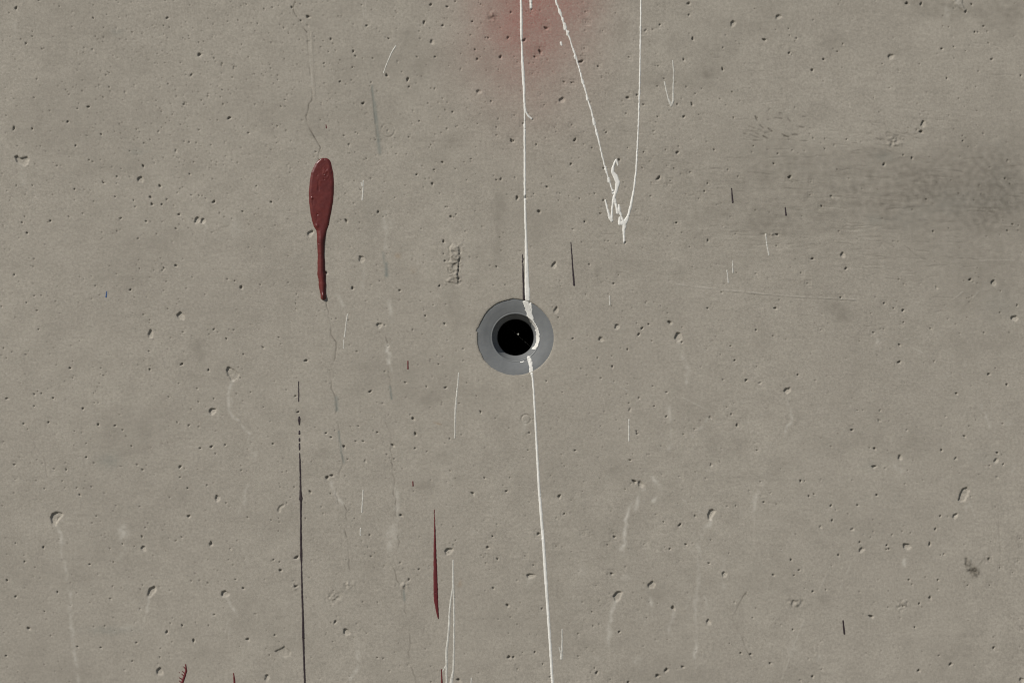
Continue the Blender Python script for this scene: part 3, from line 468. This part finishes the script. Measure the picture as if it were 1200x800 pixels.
# ------------------------------------------------------------------ paint: thin relief lying on the wall
def paint_patch(name, strokes, m, thick=.45, edge=.0, cell=2.5, pitch=.5, hf=wall_h, parent=wall, label=None, cap=1.6, seed=1, prof=None, wr=0.0, holes=0.0):
    """strokes: polylines of (x, y, full width)"""
    al = [p for s in strokes for p in s]
    mw = max(p[2] for p in al) / 2 + 2
    x0, x1 = min(p[0] for p in al) - mw, max(p[0] for p in al) + mw; y0, y1 = min(p[1] for p in al) - mw, max(p[1] for p in al) + mw
    gx = np.arange(x0, x1 + pitch, pitch); gy = np.arange(y0, y1 + pitch, pitch); GX, GY = np.meshgrid(gx, gy)
    D = np.full(GX.shape, -9.0)
    for s in strokes:
        if len(s) == 1: s = [s[0], (s[0][0], s[0][1] + .01, s[0][2])]
        for a, b in zip(s[:-1], s[1:]):
            w = max(a[2], b[2]) / 2 + 2
            ix = slice(*np.searchsorted(gx, [min(a[0], b[0]) - w, max(a[0], b[0]) + w])); iy = slice(*np.searchsorted(gy, [min(a[1], b[1]) - w, max(a[1], b[1]) + w]))
            d, t = seg_dist(GX[iy, ix], GY[iy, ix], a, b)
            D[iy, ix] = np.maximum(D[iy, ix], (a[2] + (b[2] - a[2]) * t) / 2 - d)
    if edge: D = D + edge * fbm(GX, GY, cell, cell * 1.3, 300 + seed, 2) * (D > -3)
    if holes: D = D - 3 * np.clip(fbm(GX, GY, 2.6, 3.4, 350 + seed, 2) - (1 - holes), 0, 1)
    e = np.clip(D / cap, 0, 1); off = thick * (1 - (1 - e) ** 2) + .10 * (D > 0) * np.clip(D * 3, 0, 1)
    off = np.where(D > 0, off, D * .9)
    if prof is not None: off = off + prof(GX, GY, D)
    if wr: off = off + wr * fbm(GX, GY, 3, 6, 400 + seed, 3) * np.clip(D / 2, 0, 1)
    v = D > -.75; keep = v[:-1, :-1] & v[1:, :-1] & v[1:, 1:] & v[:-1, 1:]
    if not keep.any(): return None
    return obj(name, grid_mesh(name, pt(GX, GY, hf(GX, GY) - off - .02), keep), m, parent, label)

# the long white run through the liner
up = [(607,-420,1.4),(609,-200,2.4),(610.4,-20,2.6),(610.6,0,2.6),(611,25,3.0),(611,42,3.0),(611.2,47,2.0),(611.6,52,2.2),(612.3,72,3.0),(613.3,90,3.4),(614.2,105,3.0),(614.4,118,2.6),(615,130,1.9),(614.7,142,1.7),(614.7,147,2.3),(615,175,2.5),(615,200,2.6),(615.1,225,2.6),(615.6,250,2.5),(616.4,275,2.8),(617,300,3.8),(617.6,325,5.0),(618.2,350.5,6.4)]
paint_patch('paint_drip', [up, [(614.4,118,2.2),(616,131,2.2),(619,136,1.9),(623.2,139.6,1.8)]], M_WHITE, .45, .35, label='long white paint drip running down into the grey sleeve, with a short hooked side run', seed=1)
paint_patch('paint_drip', [[(623.3,438,3.2),(624.2,442,2.4),(625.7,462,2.3),(627.5,495,2.3),(630,540,2.9),(632,575,3.2),(634,600,3.4),(637,637,3.4),(639.5,675,3.7),(642.5,720,3.4),(644.5,750,3.2),(647.5,800,3.0),(648.6,820,3.0),(655,980,2.8),(662,1150,3.0),(662.6,1175,4.2)]], M_WHITE, .45, .28, label='long white paint drip running from the sleeve down out of view', seed=2)
paint_patch('paint_smear', [[(616.5,353,6.4),(618.5,361,6.6),(620.5,369,6.2),(623,375,5.4)], [(621.8,354,3.2),(622.5,364,2.2),(623.4,374,2.6)], [(622.5,374.5,4),(625.5,379,3.2),(628.6,385,3.0),(630.6,392,3.6),(630.4,398,3.6),(629.5,404,3.4),(627,407,2.6),(623.5,409,1.6)]],
            M_WHITE, .4, 1.3, 1.8, .33, sleeve_h, None, 'thick white smear from the upper rim round the right side of the hole', seed=3, holes=.42)
paint_patch('paint_smear', [[(619.5,419,3.4),(621,422,4.6)], [(620.6,419,2.6),(621.4,426,4.6),(622.6,433,5.2),(623.4,438.6,4.0)], [(611,424.2,2.0),(613,423.6,2.0)]], M_WHITE, .4, 1.2, 1.8, .33, sleeve_h, None, 'short patchy white smear below the hole', seed=4, holes=.5)
for o in bpy.data.objects:
    if o.name.startswith('paint_smear'): o.parent = sleeve; o.matrix_parent_inverse = sleeve.matrix_basis.inverted()
paint_patch('paint_drip', [[(621,-210,1.6),(621.5,-110,2.6),(621.8,-20,3.2),(622,0,3.1),(622.4,10,2.8)]], M_WHITE, .45, .3, seed=5, label='short stub of white paint at the top edge')
path = [(614,-150),(631,-75),(648,-14),(651,0),(653.6,8),(656.5,16),(659.5,24),(660.5,28),(662.5,33),(665.5,39.5),(668,46),(671,57),(674.5,67),(677,74),(680,85),(683,97),(686,105),(688.5,115),(691,123),(693.5,132),(696,143),(699.5,156),(702,166),(705,180),(708,192),(710.5,200),(713.5,211),(716,218),(718.5,225)]
bd = [[(650.6,-2,2.2),(652.6,6,2.4)],[(655.3,12,2.6),(656.7,16,3.6),(657.3,18,2.6)],[(659.4,22,2.8),(660,25.5,2.2)],[(661.6,28.5,3.2),(662.4,34,4.0)],[(665.6,38,3.4),(665.2,41,3.2)],[(671.5,58,2.2),(672.8,62,2.6)],[(674,66,3.0),(674.6,69,2.4)],[(677,74,2.2)],[(682.3,94,2.4),(683.4,98,3.2)],[(687.5,112,2.6),(688.6,116.5,3.4)],[(695.3,140,2.8),(696.6,146,3.2)],[(698.6,153,3.0),(700,158,2.6)],[(709.5,196,2.2),(710.8,202,3.0)],[(713.2,209,2.8),(713.8,213,3.2)],[(718,223,2.6),(718.5,226,3.0)]]
paint_patch('paint_streak', [[(a, b, 1.75) for a, b in path]] + bd, M_WHITE, .4, .6, 2.2, seed=6, label='slanting ragged white streak, beaded along its length')
paint_patch('paint_fleck', [[(657.5,50.5,2.6),(658.2,53,2.0)]], M_WHITE, .4, .4, seed=7, label='small white fleck beside the ragged streak')
paint_patch('paint_streak', [[(752.5,-330,1.1),(751.6,-150,1.4),(751.2,-20,1.4),(751,0,1.5),(750.8,20,1.7),(750.5,50,1.8),(749.5,105,1.7),(748,150,1.7),(745.5,200,1.9),(743.2,220,2.0),(740,238,2.8),(736.5,252,3.4),(732,262,5.0),(731,270,3.2),(731.5,284,2.2)],
            [(722,187,1.9),(718.5,196,3.3),(718,202,3.7),(721.5,207,5.6),(724,214,5.1),(722.2,223,3.7),(719.5,232,3.3),(717.8,240,2.6),(717,250,2.4),(716.6,258,3.3)], [(722.5,187,1.5),(724,194,1.5)],
            [(709.5,235,1.7),(712,245,2.3),(714.5,255,3.3),(717,258.5,3.3)], [(720,232,2.6),(722.3,242,2.6),(723.6,249,4.0),(726,247,3.5),(725.5,240,1.8)], [(726,247,2.4),(729,256,2.2),(731,262,3.5)], [(726.2,255,2.4),(726.4,262,4.2),(730.5,261,5.8)]],
            M_WHITE, .42, .45, 2.4, seed=8, label='thin white line that curls into a white splash at its foot')
paint_patch('paint_streak', [[(788.2,71,1.30),(789.5,83,1.40),(789,105,1.80),(789,118,2.40),(786.7,124,2.60),(783.5,117,1.90),(780.5,105,1.50),(778.6,96,1.30)]], M_THIN, .3, .35, seed=9, label='small hooked white mark shaped like a V')
thin = [[(463.6,54.5,1.90),(459,62,1.60),(455,71,1.60),(451.5,80,1.50),(449.5,86,1.30)], [(425.8,212,1.40),(425.5,222,1.60),(424.6,234,1.80)], [(897.4,274,1.20),(898.3,285,1.40),(901,299,1.80)], [(852,317,1.40),(853.6,331,1.60)], [(714.4,347,1.60),(714.8,357,1.60)],
        [(737,491.5,1.60),(737,516.5,1.60)], [(537.6,437,1.40),(536.3,452,1.70),(535,465,1.90),(533.7,480,2.30),(533.3,492,1.70),(532.9,513,1.30)], [(425.6,574,1.40),(424,600,1.60)], [(422.5,619,1.70),(422.3,627,1.90)], [(407.3,368,1.40),(405.5,380,1.50),(403.7,395,1.20)],
        [(402.5,398,1.40),(402.6,408,1.40)], [(658.7,737,1.20),(658.8,752,1.50),(658.5,761,2.5),(657.8,771,3.4)], [(655.3,758,1.20),(657.2,766,1.60)], [(552.3,794,1.40),(551.8,806,1.60)], [(858.5,306,1.20),(859,320,1.40)], [(423.2,214,1.30),(424.4,218,1.20)]]
tl = {0: 'short curved pale stroke near the top', 6: 'pale vertical scratch of white paint left of the long lower drip', 11: 'small white tick right of the long drip near the bottom'}
for i, s in enumerate(thin): paint_patch('paint_scratch', [s], M_THIN, .22, .3, 2.0, .4, seed=20 + i, label=tl.get(i))
paint_patch('paint_streak', [[(531,656,1.70),(531,672,2.20),(531,685,2.60),(532,700,2.00),(532.2,730,1.90),(532,760,2.10),(531.3,785,2.40),(529,798,3.80),(526,815,3.80),(524.6,850,3.6),(524.4,905,3.0)], [(531,685,2.00),(528,705,2.10),(526.6,720,2.50),(526.2,735,2.80),(525,748,2.30),(523.2,764,3.20),(523.3,780,2.60),(523.6,815,2.50)], [(522.6,779,1.80),(519,786,1.50)]],
            M_THIN, .3, .4, seed=40, label='pale white streak forking in two, at the bottom beside the dark red drip')
# black
paint_patch('paint_drip', [[(612.8,309.5,1.60),(613,325,2.10),(613.6,340,2.40),(614,347,3.20),(614.3,351,3.20)], [(612.3,298,1.10),(612.6,306,1.30)], [(612.9,303,1.50),(612.2,307.5,1.50)]], M_BLACK, .3, .3, seed=50, label='short black drip touching the left side of the white drip above the sleeve')
paint_patch('paint_drip', [[(669,284,1.20),(670,297,1.60),(671.2,315,1.80),(672.8,334,2.40)]], M_BLACK, .3, .25, seed=51, label='thin black stroke right of the long white drip')
for k, s in enumerate(([(857.3,221,1.30),(857.8,228,1.80),(858.6,237,2.30)], [(920,243,1.40),(921,252,2.20)], [(988,727,1.90),(989.5,742,2.50)])):
    paint_patch('paint_drip', [s], M_BLACK, .3, .15, 2, .4, seed=52 + k)
blk = [[(353.2,658,1.85),(353.9,690,2.15),(355,720,2.45),(355.5,746,3.25),(355.6,751,2.65),(356.2,770,2.35),(357.2,800,2.25),(357.8,820,2.25),(361,960,2.2),(363,1060,1.6)], [(351.2,531,1.45),(351.6,545,2.05),(352.1,560,2.15),(352.3,578,2.75),(352.5,584,4.45),(352.6,588,2.65),(352.6,610,2.25),(352.8,640,2.65),(353.1,652,3.15),(353.2,658,2.05)],
       [(349.9,447,1.35),(350.1,470,1.45)], [(350.5,488.5,1.85),(350.6,491,3.25),(350.8,497.5,1.75)], [(350.9,505,2.05),(350.9,508,2.45)], [(351,514,2.25),(351,516.5,2.05)], [(351,519.5,1.65),(351,522,2.45),(351.1,526.5,1.85)], [(349.6,482,1.85)]]
paint_patch('paint_drip', blk, M_BLACK, .3, .3, 2.2, seed=60, label='long thin black drip, broken into dashes at its top')
# blue
paint_patch('paint_fleck', [[(125.1,341.5,1.2),(124.4,348,1.8)]], M_BLUE, .25, .1, 2, .4, seed=61, label='tiny blue paint tick on the left of the wall')
# dark reds
paint_patch('paint_drip', [[(508.9,597,.9),(509.3,608,1.3),(509.6,625,2.2),(509.7,645,3.2),(510.2,670,4.4),(510.6,695,5.4),(511.2,705,4.8),(512.4,714,3.4),(513.6,724,1.5)]], M_RED2, .6, .35, 2.2, seed=62, label='slender dark red drip, thickest near its foot, above the forked white streak')
paint_patch('paint_drip', [[(517.3,784,1.4),(518,800,2.0),(518.4,818,2),(519,850,2.8),(519.5,868,2)]], M_RED2, .4, .2, seed=63, label='short dark red line at the bottom edge left of the forked streak')
tooth = [[(217.6,778,1.3),(218.2,785,2.4),(216.6,791,2.8),(214.4,797,3.0),(211.5,806,4),(208,818,4),(203,838,4.4),(200,862,3)]] + [[(x, y, 1.4), (x - l, y - 2, .8)] for x, y, l in ((217,782.5,2.2),(216,788,2.6),(215,791,2.2),(213.5,795.5,3.4),(212.5,799,2.6),(211,803,3))] + [[(210,787.5,1.2)]]
paint_patch('paint_drip', tooth, M_RED2, .5, .25, 2, .4, seed=64, label='dark red comb-toothed stroke at the bottom left edge')
paint_patch('paint_drip', [[(273.8,788.5,1.4),(274.7,797,2.2),(275,818,2),(276,846,3),(276.4,872,2)]], M_RED2, .4, .2, seed=65, label='short dark red line at the bottom edge right of the toothed stroke')
for k, s in enumerate(([(478,423,1.5),(478.1,432,1.5)], [(483.8,564,1.6),(484,569,1.6)], [(382,146,.9),(382.5,150,1.3)], [(325.7,621,.6),(325.8,622,.6)])):
    paint_patch('paint_fleck', [s], M_RED2, .25, .15, 2, .4, seed=66 + k)
# the thick oxblood paddle
OL = [(185.4,377.5,383),(186.3,375,385),(188,372.6,386.6),(191.3,369.8,388),(196.9,367,389.2),(202.5,364.7,390.6),(213.7,362.8,391.4),(225,361.9,391.2),(236.2,362.2,390.3),(247.5,363.4,388.4),(258.7,365.6,386.2),(265,367.6,384.6),(270,370.6,382.8),(276,371.5,381.8),(282,371.5,380.8),(293,372.3,380.0),(304,372.4,380.4),(313,372.1,380.6),(318,371.9,380.9),
      (321,372,382),(327,372.8,381.6),(332.5,373.4,382.1),(338,374.3,381.8),(343,375,381.6),(347,375.6,382),(349.5,376.2,381.8),(351,377.4,380.6)]
oy, ol, orr = (np.array([p[k] for p in OL]) for k in range(3))
gx = np.arange(357, 396, .5); gy = np.arange(183, 353.5, .5); GX, GY = np.meshgrid(gx, gy)
l = np.interp(GY, oy, ol); r = np.interp(GY, oy, orr)
wob = .35 * noise(GX, GY, 9, 3.2, 500) * sstep(280, 300, GY) + .15 * noise(GX, GY, 5, 5, 501)
D = np.minimum(np.minimum(GX - l, r - GX) + wob, np.minimum((GY - 185.2) * 1.3, (351.4 - GY) * 1.2))
hw = np.maximum((r - l) / 2, .5)
e = np.clip(D / 5.5, 0, 1)
off = (1.5 - .35 * sstep(250, 200, GY)) * (1 - (1 - e) ** 2.2)
off += .22 * np.exp(-((D - 2.6) / 1.4) ** 2) * sstep(270, 255, GY)                   # rolled rim
off += 1.5 * np.clip(1 - ((GX - (l + r) / 2) / hw) ** 2, 0, 1) * sstep(262, 282, GY)    # the thick stem
off += 1.7 * np.exp(-((GX - 378.9) ** 2 + ((GY - 346.5) / 1.2) ** 2) / 7)                # the bead at its end
off += .9 * np.exp(-((GX - 371.5) ** 2 + ((GY - 264.5) / 1.2) ** 2) / 4.5)             # a bump where blade meets stem
off += sstep(0, 2.5, D) * (.16 * fbm(GX, GY, 6, 9, 510, 3) + .45 * np.clip(fbm(GX, GY, 3.2, 4, 512, 2), 0, 1) * np.exp(-((GX - 381) / 8) ** 2 - ((GY - 203) / 9) ** 2) * 2)
for (lx, ya, yb, dd) in ((373.3, 212, 224, -.9), (374, 218, 223, -.5), (367, 230, 240, -.6), (371.8, 248, 258, -.5), (377.5, 270, 335, -.3)):
    off += dd * .32 * np.exp(-((GX - lx - .4 * noise(GX, GY, 9, 4, 5)) / .8) ** 2) * sstep(ya - 2, ya + 1, GY) * sstep(yb + 2, yb - 1, GY)
off += .8 * np.exp(-((GX - 366) ** 2 + (GY - 232) ** 2) / 1.6)
off = np.where(D > 0, off + .1, D * .9)
v = D > -.75; keep = v[:-1, :-1] & v[1:, :-1] & v[1:, 1:] & v[:-1, 1:]
hb = wall_h(GX, GY); base = np.minimum(hb, 1.2)                                      # paint bridges the pores beneath it
obj('paint_drip', grid_mesh('paint_drip', pt(GX, GY, base - off - .02), keep), M_RED, wall, 'thick oxblood red paint drip shaped like a paddle with a beaded stem')

# ------------------------------------------------------------------ the ground in front of the wall
def ground_mat():
    m, nt, b = newmat('gravelly_ground'); one = coords(nt, (1, 1, 1))
    c = mixc(nt, rng(nt, nz(nt, one, 1.2, 6), .35, .65, 0, 1), (.19, .175, .145), (.13, .12, .10))
    c = mixc(nt, rng(nt, nz(nt, one, 60, 5, .7), .4, .6, 0, .6), c, (.24, .23, .20))
    nt.links.new(c, b.inputs['Base Color']); b.inputs['Roughness'].default_value = .95
    bp = N(nt, 'ShaderNodeBump'); bp.inputs['Distance'].default_value = .01; nt.links.new(nz(nt, one, 70, 5, .7), bp.inputs['Height']); nt.links.new(bp.outputs[0], b.inputs['Normal'])
    return m
gxs = np.concatenate([-np.geomspace(300, 3, 20), np.linspace(-2.8, 2.8, 15), np.geomspace(3, 300, 20)])
GX, GY = np.meshgrid(gxs, gxs)
GZ = -.012 + .008 * fbm(GX + 500, GY + 500, 3, 3, 7, 3)
gr = obj('ground', grid_mesh('ground', np.stack([GX, GY, GZ], -1)[:, :], np.ones((len(gxs) - 1, len(gxs) - 1), bool)), ground_mat()); gr['kind'] = 'structure'
gr.data.flip_normals()
